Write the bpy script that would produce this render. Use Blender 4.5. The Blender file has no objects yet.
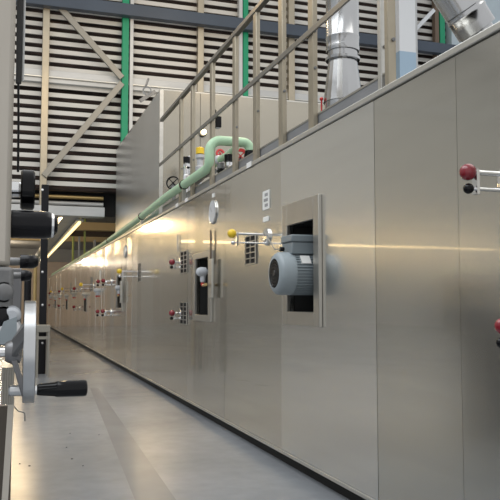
import bpy, bmesh, math, random
from mathutils import Vector, Matrix
random.seed(7)
SC = bpy.context.scene
COL = SC.collection
PI = math.pi
# ------------------------------------------------------------------ camera
FPX = 740.0
H = 1.07                      # eye height
PITCH = math.atan(52 / FPX)
PSI = math.atan(245 * math.cos(PITCH) / FPX)
CAM = Vector((0, 0, H))
RIGHT = Vector((math.cos(PSI), -math.sin(PSI), 0))
FH = Vector((math.sin(PSI), math.cos(PSI), 0))
FWD = FH * math.cos(PITCH) + Vector((0, 0, math.sin(PITCH)))
UP = RIGHT.cross(FWD)
cd = bpy.data.cameras.new('camera')
cam = bpy.data.objects.new('camera', cd)
COL.objects.link(cam)
cd.sensor_width = 36
cd.lens = FPX / 500 * 36
cd.clip_start = 0.05
cd.clip_end = 200
cam.matrix_world = Matrix(((RIGHT.x, UP.x, -FWD.x, 0), (RIGHT.y, UP.y, -FWD.y, 0), (RIGHT.z, UP.z, -FWD.z, H), (0, 0, 0, 1)))
SC.camera = cam

def _ray(px, py):
    return RIGHT * ((px - 250) / FPX) + UP * ((250 - py) / FPX) + FWD
def atX(px, py, X):           # measured point on the vertical plane x = X
    d = _ray(px, py); return CAM + d * (X / d.x)
def atY(px, py, Y):
    d = _ray(px, py); return CAM + d * (Y / d.y)
def atZ(px, py, Z):
    d = _ray(px, py); return CAM + d * ((Z - H) / d.z)

# ------------------------------------------------------------------ materials
def mat(name, col, rough=0.5, metal=0.0, noise=0.0, nscale=(4, 4, 4), bump=0.0, bscale=(3, 3, 3), rvar=0.0, aniso=0.0, coat=0.0, col2=None, spec=0.5):
    m = bpy.data.materials.new(name); m.use_nodes = True
    nt = m.node_tree; b = nt.nodes['Principled BSDF']
    b.inputs['Base Color'].default_value = (*col, 1)
    b.inputs['Roughness'].default_value = rough
    b.inputs['Metallic'].default_value = metal
    b.inputs['Specular IOR Level'].default_value = spec
    b.inputs['Coat Weight'].default_value = coat
    b.inputs['Coat Roughness'].default_value = .03 if metal > .9 else .04
    b.inputs['Anisotropic'].default_value = aniso
    tc = nt.nodes.new('ShaderNodeTexCoord')
    def nz(scale, detail=4):
        mp = nt.nodes.new('ShaderNodeMapping'); mp.inputs['Scale'].default_value = scale
        n = nt.nodes.new('ShaderNodeTexNoise'); n.inputs['Scale'].default_value = 1; n.inputs['Detail'].default_value = detail
        nt.links.new(tc.outputs['Object'], mp.inputs[0]); nt.links.new(mp.outputs[0], n.inputs['Vector'])
        return n
    if noise or col2:
        n = nz(nscale)
        r = nt.nodes.new('ShaderNodeMapRange'); r.inputs[1].default_value = .3; r.inputs[2].default_value = .7
        nt.links.new(n.outputs['Fac'], r.inputs[0])
        mx = nt.nodes.new('ShaderNodeMix'); mx.data_type = 'RGBA'
        c2 = col2 if col2 else tuple(min(1, c * (1 + noise)) for c in col)
        c1 = col if col2 else tuple(c * (1 - noise) for c in col)
        mx.inputs[6].default_value = (*c1, 1); mx.inputs[7].default_value = (*c2, 1)
        nt.links.new(r.outputs[0], mx.inputs[0]); nt.links.new(mx.outputs[2], b.inputs['Base Color'])
    if rvar:
        n = nz(nscale, 6)
        r = nt.nodes.new('ShaderNodeMapRange'); r.inputs[1].default_value = .3; r.inputs[2].default_value = .7
        r.inputs[3].default_value = max(.02, rough - rvar); r.inputs[4].default_value = rough + rvar
        nt.links.new(n.outputs['Fac'], r.inputs[0]); nt.links.new(r.outputs[0], b.inputs['Roughness'])
    if bump:
        n = nz(bscale, 2)
        bp = nt.nodes.new('ShaderNodeBump'); bp.inputs['Strength'].default_value = 1; bp.inputs['Distance'].default_value = bump
        nt.links.new(n.outputs['Fac'], bp.inputs['Height']); nt.links.new(bp.outputs[0], b.inputs['Normal'])
    return m

def emis(name, col, s):
    m = bpy.data.materials.new(name); m.use_nodes = True
    b = m.node_tree.nodes['Principled BSDF']
    b.inputs['Base Color'].default_value = (*col, 1)
    b.inputs['Emission Color'].default_value = (*col, 1); b.inputs['Emission Strength'].default_value = s
    return m

# sheet steel: base tones set apart to copy the panels' differing reflections
STEEL = [mat('brushed_steel_%s' % n, c, r, 1.0, noise=.03, nscale=(1, .5, 14), rvar=.012, bump=.0007 if n != 'pale' else 0, bscale=(.6, .8, 1.0), coat=.45)
         for n, c, r in (('bright', (.72, .70, .65), .20), ('plain', (.62, .60, .545), .22), ('dull', (.62, .60, .545), .23), ('pale', (.74, .73, .695), .24))]
M = dict(
    trim=mat('trim_steel', (.60, .59, .55), .36, .9, noise=.06, nscale=(3, 3, 20)),
    rail=mat('rail_steel', (.40, .355, .275), .42, .8, noise=.08, nscale=(10, 10, 5)),
    brace=mat('brace_steel', (.30, .285, .25), .5, .5),
    handrail=mat('handrail_steel', (.27, .26, .235), .4, .8),
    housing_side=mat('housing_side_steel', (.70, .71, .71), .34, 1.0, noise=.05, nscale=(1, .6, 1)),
    housing=mat('housing_steel', (.44, .41, .345), .24, .95, noise=.06, nscale=(1, 1, 2), bump=.002, bscale=(.8, 1, .8)),  # front kept warmer than the side: its warm lamplight is in the colour
    frame=mat('hatch_steel', (.48, .46, .42), .36, .9, noise=.05),
    toe=mat('toe_board_steel', (.27, .28, .30), .45, .6, noise=.1, nscale=(3, 2, 12)),
    duct=mat('duct_steel', (.50, .505, .51), .22, 1.0, noise=.05, nscale=(5, 5, 3), bump=.001, bscale=(6, 6, 2)),
    chrome=mat('chrome', (.78, .78, .78), .15, 1.0),
    cast=mat('machined_aluminium', (.56, .57, .58), .28, 1.0, noise=.06, nscale=(40, 4, 4)),
    dark_cast=mat('cast_iron_grey', (.20, .20, .20), .5, .6, noise=.15, nscale=(25, 25, 25)),
    spoke=mat('spoke_grey', (.20, .20, .205), .4, .7),
    black=mat('black_plastic', (.004, .004, .005), .07, spec=.25),
    satin=mat('satin_black', (.006, .006, .008), .22, spec=.25),
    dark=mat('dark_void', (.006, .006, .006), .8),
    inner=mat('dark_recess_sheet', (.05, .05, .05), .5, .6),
    plinth=mat('plinth_black', (.006, .006, .006), .7),
    red=mat('red_enamel', (.22, .010, .02), .15, coat=.4),
    redvalve=mat('red_paint', (.55, .03, .03), .4),
    yellow=mat('yellow_enamel', (.85, .58, .02), .3, coat=.3),
    motor=mat('motor_grey_paint', (.30, .345, .37), .38, noise=.05, nscale=(8, 8, 8)),
    motor_dk=mat('motor_terminal_grey', (.20, .235, .255), .42),
    pale=mat('pale_plastic', (.50, .52, .55), .4),
    white=mat('white_sticker', (.80, .80, .78), .5),
    print=mat('printed_ink_grey', (.30, .30, .30), .6),
    mint=mat('mint_green_paint', (.42, .62, .42), .42, noise=.08, nscale=(3, 3, 3)),
    green=mat('green_paint', (.003, .27, .13), .5),
    slat=mat('slat_grey_paint', (.60, .59, .56), .5, noise=.07, nscale=(.7, 1, 6)),
    gap=mat('coil_brown', (.010, .009, .008), .8, col2=(.075, .045, .038), nscale=(2.6, 2.6, 22)),
    beam=mat('galvanised_beam', (.52, .53, .53), .5, .3, noise=.08, nscale=(1.5, 1.5, 3)),
    navy=mat('blue_grey_beam', (.045, .062, .09), .45, noise=.15, nscale=(1, 1, 1)),
    ceil=mat('grey_ceiling', (.40, .39, .37), .6),
    cream=mat('cream_ceiling', (.75, .58, .32), .6, noise=.12, nscale=(.6, .6, .6)),
    brown=mat('brown_beam', (.14, .10, .07), .6),
    farwall=mat('far_wall_beige', (.62, .50, .40), .7, noise=.05),
    plainwall=mat('hall_wall_grey', (.46, .45, .42), .6, noise=.05, nscale=(.3, .3, .5)),
    bluewall=mat('blue_grey_wall', (.42, .50, .55), .6, noise=.05),
    whitecol=mat('white_column_paint', (.70, .73, .76), .5),
    bluecol=mat('light_blue_paint', (.34, .47, .60), .5),
    column=mat('putty_steel', (.50, .46, .40), .42, .35, noise=.05, nscale=(8, 8, 2)),
    board=mat('pale_board', (.50, .46, .40), .5),
    darkbrown=mat('dark_brown_sheet', (.09, .075, .06), .6),
    brass=mat('brass_pipe', (.50, .36, .16), .35, .8),
    lime=mat('lime_pipe_paint', (.55, .65, .20), .5),
    glowwarm=emis('sodium_glow', (1, .76, .40), 11),
    lamptray=emis('tray_lamp', (1, .74, .34), 2.2),
    lampcool=emis('strip_lamp', (.85, .93, 1), 4),
)
def floor_mat():
    m = mat('polished_concrete', (.255, .27, .285), .24, noise=0, rvar=.03, nscale=(1.4, .8, 1), bump=.0004, bscale=(3, 2, 1), spec=.6)
    nt = m.node_tree; b = nt.nodes['Principled BSDF']
    tc = nt.nodes.new('ShaderNodeTexCoord')
    n1 = nt.nodes.new('ShaderNodeTexNoise'); n1.inputs['Scale'].default_value = .9; n1.inputs['Detail'].default_value = 8
    n2 = nt.nodes.new('ShaderNodeTexNoise'); n2.inputs['Scale'].default_value = 9; n2.inputs['Detail'].default_value = 6
    nt.links.new(tc.outputs['Object'], n1.inputs[0]); nt.links.new(tc.outputs['Object'], n2.inputs[0])
    a = nt.nodes.new('ShaderNodeMath'); a.operation = 'MULTIPLY_ADD'; a.inputs[1].default_value = .35
    nt.links.new(n2.outputs['Fac'], a.inputs[0]); nt.links.new(n1.outputs['Fac'], a.inputs[2])
    r = nt.nodes.new('ShaderNodeMapRange'); r.inputs[1].default_value = .42; r.inputs[2].default_value = .92
    nt.links.new(a.outputs[0], r.inputs[0])
    mx = nt.nodes.new('ShaderNodeMix'); mx.data_type = 'RGBA'
    mx.inputs[6].default_value = (.20, .215, .235, 1); mx.inputs[7].default_value = (.315, .33, .35, 1)
    nt.links.new(r.outputs[0], mx.inputs[0]); nt.links.new(mx.outputs[2], b.inputs['Base Color'])
    return m
M['floor'] = floor_mat()
M['patch'] = mat('dark_concrete_strip', (.205, .217, .232), .26, noise=.08, nscale=(3, 2, 1))

# ------------------------------------------------------------------ mesh builder
class MB:
    def __init__(s): s.v = []; s.f = []; s.mi = []; s.m = 0
    def add(s, vs, fs):
        o = len(s.v); s.v += [Vector(p) for p in vs]
        for f in fs: s.f.append([i + o for i in f]); s.mi.append(s.m)
        return s
    def hexa(s, p):       # 8 points: bottom 4 ccw, top 4
        return s.add(p, [(3, 2, 1, 0), (4, 5, 6, 7), (0, 1, 5, 4), (1, 2, 6, 5), (2, 3, 7, 6), (3, 0, 4, 7)])
    def box(s, a, b):
        x0, x1 = sorted((a[0], b[0])); y0, y1 = sorted((a[1], b[1])); z0, z1 = sorted((a[2], b[2]))
        return s.hexa([(x0, y0, z0), (x1, y0, z0), (x1, y1, z0), (x0, y1, z0), (x0, y0, z1), (x1, y0, z1), (x1, y1, z1), (x0, y1, z1)])
    def bar(s, p, q, w, d, side=None):      # rectangular bar from p to q
        p, q = Vector(p), Vector(q); t = (q - p).normalized()
        sd = Vector(side) if side else (Vector((0, 1, 0)) if abs(t.y) < .9 else Vector((1, 0, 0)))
        a = t.cross(sd).normalized(); b = a.cross(t).normalized()
        c = [(-1, -1), (1, -1), (1, 1), (-1, 1)]
        P = [p + a * (w / 2 * i) + b * (d / 2 * j) for i, j in c] + [q + a * (w / 2 * i) + b * (d / 2 * j) for i, j in c]
        return s.hexa(P)
    def lathe(s, o, ax, prof, n=24):        # prof: (distance along axis, radius)
        o = Vector(o); t = Vector(ax).normalized()
        a = t.orthogonal().normalized(); b = t.cross(a)
        vs = []; fs = []
        for d, r in prof:
            for k in range(n):
                an = 2 * PI * k / n
                vs.append(o + t * d + (a * math.cos(an) + b * math.sin(an)) * max(r, 1e-5))
        for i in range(len(prof) - 1):
            for k in range(n):
                k2 = (k + 1) % n
                fs.append((i * n + k, i * n + k2, (i + 1) * n + k2, (i + 1) * n + k))
        fs.append(tuple(reversed(range(n)))); L = (len(prof) - 1) * n; fs.append(tuple(L + k for k in range(n)))
        return s.add(vs, fs)
    def cyl(s, p, q, r, r2=None, n=20):
        p, q = Vector(p), Vector(q)
        return s.lathe(p, q - p, [(0, r), ((q - p).length, r if r2 is None else r2)], n)
    def ball(s, c, r, n=20):
        return s.lathe(c, (1, 0, 0), [(-r * math.cos(PI * i / 10), r * math.sin(PI * i / 10)) for i in range(11)], n)
    def tube(s, pts, r, n=14):
        pts = [Vector(p) for p in pts]; vs = []; fs = []
        t0 = (pts[1] - pts[0]).normalized(); a = t0.orthogonal().normalized()
        for i, p in enumerate(pts):
            t = (pts[min(i + 1, len(pts) - 1)] - pts[max(i - 1, 0)]).normalized()
            a = (a - t * a.dot(t)).normalized(); b = t.cross(a)
            for k in range(n):
                an = 2 * PI * k / n; vs.append(p + (a * math.cos(an) + b * math.sin(an)) * r)
        for i in range(len(pts) - 1):
            for k in range(n):
                k2 = (k + 1) % n; fs.append((i * n + k, i * n + k2, (i + 1) * n + k2, (i + 1) * n + k))
        fs.append(tuple(reversed(range(n)))); L = (len(pts) - 1) * n; fs.append(tuple(L + k for k in range(n)))
        return s.add(vs, fs)
    def ring(s, c, ax, R, hw, th, n=40):    # flat-section ring: outer radius R, radial thickness th, half width hw
        return s.loop(c, ax, [(-hw, R - th), (-hw, R), (hw, R), (hw, R - th)], n)
    def loop(s, c, ax, prof, n=40):         # closed profile revolved
        c = Vector(c); t = Vector(ax).normalized(); a = t.orthogonal().normalized(); b = t.cross(a)
        m = len(prof); vs = []; fs = []
        for k in range(n):
            an = 2 * PI * k / n; rd = a * math.cos(an) + b * math.sin(an)
            for d, r in prof: vs.append(c + t * d + rd * r)
        for k in range(n):
            k2 = (k + 1) % n
            for i in range(m):
                i2 = (i + 1) % m; fs.append((k * m + i, k * m + i2, k2 * m + i2, k2 * m + i))
        return s.add(vs, fs)
    def build(s, name, mats, parent=None, bevel=0, sharp=35):
        org = Vector(parent.get('_org', (0, 0, 0))) if parent else Vector((0, 0, 0))
        own = Vector((0, 0, 0))
        if not parent:
            lo = [min(v[i] for v in s.v) for i in range(3)]; hi = [max(v[i] for v in s.v) for i in range(3)]
            own = Vector(((lo[0] + hi[0]) / 2, (lo[1] + hi[1]) / 2, lo[2])); org = own
        me = bpy.data.meshes.new(name)
        me.from_pydata([tuple(v - org) for v in s.v], [], s.f)
        ms = mats if isinstance(mats, (list, tuple)) else [mats]
        for m in ms: me.materials.append(m)
        bm = bmesh.new(); bm.from_mesh(me); bmesh.ops.recalc_face_normals(bm, faces=bm.faces); bm.to_mesh(me); bm.free()
        for p, i in zip(me.polygons, s.mi): p.material_index = i; p.use_smooth = True
        me.set_sharp_from_angle(angle=math.radians(sharp))
        o = bpy.data.objects.new(name, me); COL.objects.link(o)
        if parent: o.parent = parent
        else: o.location = own
        o['_org'] = tuple(org)
        if bevel:
            b = o.modifiers.new('bevel', 'BEVEL'); b.width = bevel; b.segments = 2; b.limit_method = 'ANGLE'; b.harden_normals = False
        return o
def tag(o, label=None, cat=None, group=None, kind=None):
    for k, v in (('label', label), ('category', cat), ('group', group), ('kind', kind)):
        if v: o[k] = v
    return o
def thing(name, loc, label, cat, group=None):
    o = bpy.data.objects.new(name, None); COL.objects.link(o); o.location = loc; o.empty_display_size = .1
    o['_org'] = tuple(loc)
    return tag(o, label, cat, group)
def arc(c, a, b, r, a0, a1, n=8):
    c, a, b = Vector(c), Vector(a), Vector(b)
    return [c + a * (r * math.cos(a0 + (a1 - a0) * i / n)) + b * (r * math.sin(a0 + (a1 - a0) * i / n)) for i in range(n + 1)]

# ------------------------------------------------------------------ the hall
D = 1.75            # face of the steel line
YB = 14.0           # slatted wall
YF = 34.0           # far end
f = MB().box((-14, -3, -.2), (14, YF + .5, 0)).build('floor', M['floor']); tag(f, kind='structure')
# darker strip laid over the floor
a, b_ = atZ(90, 388, .002), atZ(98, 388, .002); c_, d_ = atZ(190, 520, .002), atZ(143, 520, .002)
pm = MB().add([(p.x, p.y, .003) for p in (a, b_, c_, d_)], [(3, 2, 1, 0)])
# slatted wall
zlo = atY(80, 186.5, YB).z
w = MB()
pitch = .1655
k = 0
z = zlo
while z < 8.4:
    w.m = 0
    w.box((-.7, YB, z), (13.9, YB + .03, z + .082))
    z += pitch
w.m = 1
w.box((-.7, YB + .22, zlo - .05), (13.9, YB + .4, 8.5))
pw = MB().box((-13.9, YB - .02, zlo - .45), (-.71, YB + .4, 8.5)).build('wall_plain', M['plainwall']); tag(pw, kind='structure')
pw.name = 'wall_front'
wall = w.build('wall_back', [M['slat'], M['gap']]); tag(wall, kind='structure')
wr = MB().box((atY(447, 0, YB - .1).x, YB - .25, 2.6), (13.95, YB - .02, 8.5)).build('wall_back_panel', M['bluewall']); tag(wr, kind='structure')
wr.name = 'wall_right'
far = MB().box((-14, YF, 0), (14, YF + .3, 8.5)).build('wall_far', M['ceil']); tag(far, kind='structure')
lw = MB().box((-14.2, -3, 0), (-14, YF, 8.5)).build('wall_left', M['whitecol']); tag(lw, kind='structure')
ce = MB().box((-1.9, YB + .45, 3.42), (14, YF + .3, 3.55)).build('ceiling', M['ceil']); tag(ce, kind='structure')

def post(px, y0, y1, wpx, name, m, lab, cat, Y=YB - .12, depth=.12, group=None, zb=None):
    p = atY(px, y1, Y); q = atY(px, y0, Y)
    hw = abs(atY(px + wpx / 2, 100, Y).x - atY(px - wpx / 2, 100, Y).x) / 2
    z0 = zb if zb is not None else p.z
    o = MB().box((p.x - hw, Y - depth / 2, z0), (p.x + hw, Y + depth / 2, 8.4)).build(name, m, bevel=.006)
    return tag(o, lab, cat, group)
zbeam = atY(80, 217, YB).z
post(42.5, 0, 212, 7, 'steel_post', M['rail'], 'slim bare steel post on the slatted wall, the leftmost, above black cylinder', 'post', zb=zbeam + .14)
post(124, 0, 140, 6.5, 'green_post', M['green'], 'tall green painted post left of the big steel housing', 'post', zb=zbeam + .14)
post(130.2, 0, 140, 3.5, 'steel_post', M['beam'], 'narrow grey post directly right of the left green post', 'post', zb=zbeam + .14)
post(200, 0, 90, 6, 'steel_post', M['rail'], 'bare steel post on the slatted wall between the two tall green posts', 'post', zb=2.2)
post(245, 0, 90, 5, 'green_post', M['green'], 'tall green post behind the railing, left of round vertical duct', 'post', zb=2.2)
post(240, 0, 90, 3.5, 'steel_post', M['beam'], 'narrow grey post directly left of the green post behind the railing', 'post', zb=2.2)
post(291, 0, 95, 6, 'steel_post', M['rail'], 'bare steel post on the slatted wall just left of the vertical round duct', 'post', zb=2.2)
post(441.5, 0, 50, 5, 'green_post', M['green'], 'green post at upper right behind the slanted round duct', 'post', zb=2.2)
post(436, 0, 50, 4, 'steel_post', M['brown'], 'dark narrow post left of the green post at upper right', 'post', zb=2.2)
# white and light blue column
cw = thing('column', (atY(404, 50, YB - .5).x, YB - .5, 2.2), 'white column with light blue lower part, right of the railing end post', 'column')
xa, xb = atY(396, 50, YB - .5).x, atY(412, 50, YB - .5).x
zs = atY(404, 54, YB - .5).z
MB().box((xa, YB - .65, zs), (xb, YB - .35, 8.4)).build('upper_shaft', M['whitecol'], cw)
tag(MB().box((xa - .004, YB - .654, 2.2), (xb + .004, YB - .346, zs)).build('lower_shaft', M['bluecol'], cw), 'light blue lower shaft')
post(414.5, 0, 60, 4, 'steel_post', M['beam'], 'grey post right against the white and blue column', 'post', Y=YB - .3, zb=2.2)

def xbeam(px, y0, y1, name, m, lab, x0=-13.9, x1=13.9, Y=YB - .1, d=.16):
    za, zb = atY(px, y1, Y).z, atY(px, y0, Y).z
    return tag(MB().box((x0, Y - d / 2, za), (x1, Y + d / 2, zb)).build(name, m, bevel=.008), lab, 'beam')
xbeam(60, -3.5, 8.5, 'cross_beam', M['navy'], 'dark blue-grey horizontal beam across the top of the slatted wall', Y=YB - .27)
o = xbeam(60, 72, 84.5, 'cross_beam', M['beam'], 'light grey horizontal double beam halfway up the slatted wall', Y=YB - .02, d=.14)
o.data.materials[0] = M['beam']
xbeam(60, 77.5, 79, 'beam_rib', M['trim'], 'thin ledge strip along the light grey double beam', Y=YB - .1, d=.06)
xl = D - .03
xbeam(80, 207.5, 217, 'lintel_beam', M['beam'], 'light grey lintel beam at the foot of the slatted wall over the passage', x1=xl, Y=YB - .05, d=.3)
# black backing puts the open slot's shade into colour; ducts lie in front
zc = atY(80, 207, YB).z
bb = MB().box((-13.9, YB + .5, zc - .1), (13.9, YB + .6, zlo + .02)).build('slot_backing', M['dark']); tag(bb, kind='structure')
for yy, mm, lb in ((190, 'brown', 'dark duct rail in the slot above the lintel, upper one'), (197.5, 'brass', 'tan pipe lying in the dark slot above the lintel'), (204, 'beam', 'grey conduit in the dark slot just above the lintel')):
    p = atY(80, yy, YB + .3)
    tag(MB().cyl((-13.5, YB + .3, p.z), (D, YB + .3, p.z), .04, n=12).build('wall_conduit', M[mm]), lb, 'conduit')
# braces
def brace(p, q, wpx, lab, Y=YB - .2, m='brace'):
    P, Q = atY(*p, Y), atY(*q, Y)
    wd = wpx * Y / FPX
    return tag(MB().bar(P, Q, wd, .05, side=(0, 1, 0)).build('diagonal_brace', M[m], bevel=.004), lab, 'brace')
brace((58, 5), (122, 78), 6, 'diagonal steel brace falling to the left green post, upper one')
brace((122, 83), (44, 176), 6, 'diagonal steel brace rising from the left bare post to the green post, lower one')
brace((414, 31), (434, 10), 4.5, 'short pale diagonal brace at upper right beside the slanted duct', m='whitecol')
brace((358, 100), (392, 66), 5, 'diagonal steel brace low behind the vertical round duct')
brace((262, 6), (247, 24), 4, 'short diagonal strut by the green post behind the railing')

# passage beyond the wall
for i, (yy0, yy1, Y, lb) in enumerate(((222, 230, 20.0, 'warm lit cream cross beam under the passage ceiling, the nearest'), (236, 241.5, 26.0, 'warm lit cream cross beam under the passage ceiling, further in'))):
    za, zb = atY(85, yy1, Y).z, atY(85, yy0, Y).z
    tag(MB().box((-1.6, Y, za), (4.2, Y + .3, zb)).build('ceiling_beam', M['cream'], bevel=.01), lb, 'beam')
Y = 22.0
tag(MB().box((-1.6, Y, atY(85, 236, Y).z), (4.2, Y + .2, atY(85, 229, Y).z)).build('ceiling_beam', M['brown']), 'dark brown cross beam between the lit beams in the passage', 'beam')
# overhead tray parallel to the line
tr = thing('cable_tray', (1.15, 20, 2.66), 'long grey overhead tray with lit lower edge running into the passage', 'cable tray')
zt = H + 1.16 * 1.30 / .9495
MB().box((1.0, 14.1, zt), (1.30, 27, zt + .03)).build('tray_floor', M['beam'], tr)
MB().box((.985, 14.1, zt - .02), (1.0, 27, zt + .10)).build('side_rail', M['trim'], tr)
MB().box((1.30, 14.1, zt - .03), (1.33, 27, zt + .10)).build('side_rail', M['cream'], tr)  # cream puts the warm light on this edge into its colour
for i in range(5):
    MB().cyl((1.15, 14.6 + i * 2.9, zt + .02), (1.15, 14.6 + i * 2.9, 3.42), .012, n=8).build('hanger_rod', M['trim'], tr)

# ------------------------------------------------------------------ the steel line: oven sections
Z0, Z1 = H - .971, H + 1.018
P1 = 1.335
Y00 = 3.305 - 2 * P1         # first boundary behind the frame edge
def quadpanel(mb, y0, y1, z0, z1, hole=None, x=D, th=.03):
    if not hole: mb.box((x, y0, z0), (x + th, y1, z1)); return
    a, b, c, d = hole
    ys = [y0, a, b, y1]; zs = [z0, c, d, z1]
    X = [x, x + th]; vs = []; fs = []
    idx = {}
    for k in range(2):
        for i in range(4):
            for j in range(4): idx[k, i, j] = len(vs); vs.append((X[k], ys[i], zs[j]))
    for k in range(2):
        for i in range(3):
            for j in range(3):
                if (i, j) != (1, 1): fs.append((idx[k, i, j], idx[k, i + 1, j], idx[k, i + 1, j + 1], idx[k, i, j + 1]))
    for i in range(3):
        for j in (0, 3): fs.append((idx[0, i, j], idx[0, i + 1, j], idx[1, i + 1, j], idx[1, i, j]))
        for j in (0, 3): fs.append((idx[0, j, i], idx[0, j, i + 1], idx[1, j, i + 1], idx[1, j, i]))
    for (p, q) in (((1, 1), (2, 1)), ((2, 1), (2, 2)), ((2, 2), (1, 2)), ((1, 2), (1, 1))):
        fs.append((idx[0, p[0], p[1]], idx[0, q[0], q[1]], idx[1, q[0], q[1]], idx[1, p[0], p[1]]))
    mb.add(vs, fs)

def handle(root, y, z, L, knob, knob2, dz=.075, rk=.030, rk2=.016, stickout2=None, plate=True):
    """push-pull latch: two rods standing out of the panel with knobs"""
    x1 = D - L; x2 = D - (stickout2 or L * .93)
    g = MB()
    g.lathe((D + .002, y, z - dz * .25), (-1, 0, 0), [(0, .062), (.012, .062), (.018, .05), (.018, .02)], 24)
    g.cyl((D - .01, y, z), (x1 + rk * .5, y, z), .0095, n=12)
    g.cyl((D - .01, y, z - dz), (x2, y, z - dz), .007, n=12)
    h = g.build('door_handle', M['chrome'], root)
    MB().ball((x1, y, z), rk).build('knob', M[knob], h)
    if knob2:
        tag(MB().ball((x2 - rk2 * .6, y, z - dz), rk2).build('knob', M[knob2], h), 'small %s lower knob' % ('black' if knob2 == 'black' else 'metal'))
    MB().bar((x2 + .02, y, z + .012), (x2 + .02, y, z - dz - .02), .012, .03, side=(0, 1, 0)).build('link_plate', M['chrome'], h)
    return h
def grille(root, y0, y1, z0, z1, cols=2, rows=5):
    g = MB(); g.m = 1
    g.box((D - .004, y0, z0), (D + .002, y1, z1)); g.m = 0
    bw = .006
    for i in range(cols + 1):
        yy = y0 + (y1 - y0) * i / cols; g.box((D - .012, yy - bw, z0 - .004), (D - .003, yy + bw, z1 + .004))
    for j in range(rows + 1):
        zz = z0 + (z1 - z0) * j / rows; g.box((D - .0125, y0, zz - .004), (D - .0035, y1, zz + .004))
    return g.build('vent_grille', [M['frame'], M['dark']], root)
def plate(root, y, z, w, h, lines=0, name='label_plate'):
    g = MB(); g.box((D - .004, y - w / 2, z - h / 2), (D + .001, y + w / 2, z + h / 2)); g.m = 1
    for i in range(lines):
        zz = z + h / 2 - h * (i + .8) / (lines + .6)
        g.box((D - .0055, y - w * .3, zz - h * .12 / lines * 2), (D - .0035, y + w * (.3 if i % 2 else .15), zz + h * .12 / lines * 2))
    return g.build(name, [M['white'], M['print']], root)

sections = {}
def section(i, label, seams=(), hole=None, group=None, st=(0,), top=True):
    y0, y1 = Y00 + i * P1, Y00 + (i + 1) * P1
    r = thing('oven_section', (D, (y0 + y1) / 2, Z0), label, 'oven section', group)
    sections[i] = r
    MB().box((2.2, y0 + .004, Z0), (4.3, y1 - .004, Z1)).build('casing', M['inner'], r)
    MB().box((D + .03, y0 + .004, Z1 - .012), (4.3, y1 - .004, Z1)).build('top_plate', STEEL[2], r)
    ys = [y0] + list(seams) + [y1]
    for j in range(len(ys) - 1):
        g = MB(); a, b = ys[j] + .0015, ys[j + 1] - .0015
        hh = hole if hole and a < hole[0] < b else None
        quadpanel(g, a, b, Z0, Z1, hh)
        if hh:
            for v in g.v: v.x += .0017
        if not hh:                      # sheets are never hung perfectly flush
            ang = random.uniform(-.006, .006) if i < 5 else random.uniform(-.022, .022); c = Vector((D, (a + b) / 2, 1))
            for v in g.v: v.x += (v.y - c.y) * ang + .002
        g.build('side_panel', STEEL[st[j % len(st)]], r)
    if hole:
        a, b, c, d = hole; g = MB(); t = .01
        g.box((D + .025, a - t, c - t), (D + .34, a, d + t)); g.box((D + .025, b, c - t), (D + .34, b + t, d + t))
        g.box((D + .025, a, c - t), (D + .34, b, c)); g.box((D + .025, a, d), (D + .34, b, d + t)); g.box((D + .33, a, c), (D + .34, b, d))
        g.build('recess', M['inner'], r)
    return r
def hatch_frame(root, hole, w, w2=None, wb=None):
    a, b, c, d = hole; g = MB(); x0, x1 = D - .022, D + .001
    w2 = w2 or w; wb = wb or w2
    g.box((x0, a - w, c - wb), (x1, a, d + w2)); g.box((x0, b, c - wb), (x1, b + w, d + w2))
    g.box((x0, a, c - wb), (x1, b, c)); g.box((x0, a, d), (x1, b, d + w2))
    return g.build('hatch_frame', M['frame'], root, bevel=.003)
def YX(px, py=302): return atX(px, py, D).y

# near section with red knob
s = section(0, 'steel oven section nearest the camera, mostly outside the right edge', st=(1,))
s = section(1, 'near steel oven section at right carrying the large red knob and small black knob', seams=(YX(460),), st=(1, 2))
yh = 2.26; pk = atY(468, 172, yh)
handle(s, yh, pk.z, D - pk.x, 'red', 'black', dz=.06, rk=.031, rk2=.0195)
pk = atY(503, 326, yh)
handle(s, yh, pk.z, D - pk.x, 'red', 'black', dz=.06, rk=.031, rk2=.0195)
# motor hatch section
hy0, hy1 = YX(316.5, 270), YX(290, 270)
hole_m = (hy0, hy1, atX(305, 312, D).z, atX(305, 222, D).z)
s = section(2, 'wide pale steel oven section with the framed hatch around the grey motor', hole=hole_m, st=(3,))
hatch_frame(s, hole_m, .082, .14, .085)
# yellow handle section
s = section(3, 'steel oven section with big yellow knob handle left of the motor', seams=(YX(247, 400),), st=(1, 2))
yh = YX(267, 235); pk = atY(232, 233, yh)
handle(s, yh, atY(262, 234.5, yh).z, D - pk.x, 'yellow', 'chrome', dz=.062, rk=.032, rk2=.017)
grille(s, YX(256.5), YX(246.5), atX(251, 264, D).z, atX(251, 236, D).z)
plate(s, YX(266.5), atX(266.5, 200, D).z, .14, .135, 3)
plate(s, YX(266.3), atX(266.3, 219, D).z, .12, .035, 0)
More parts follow.
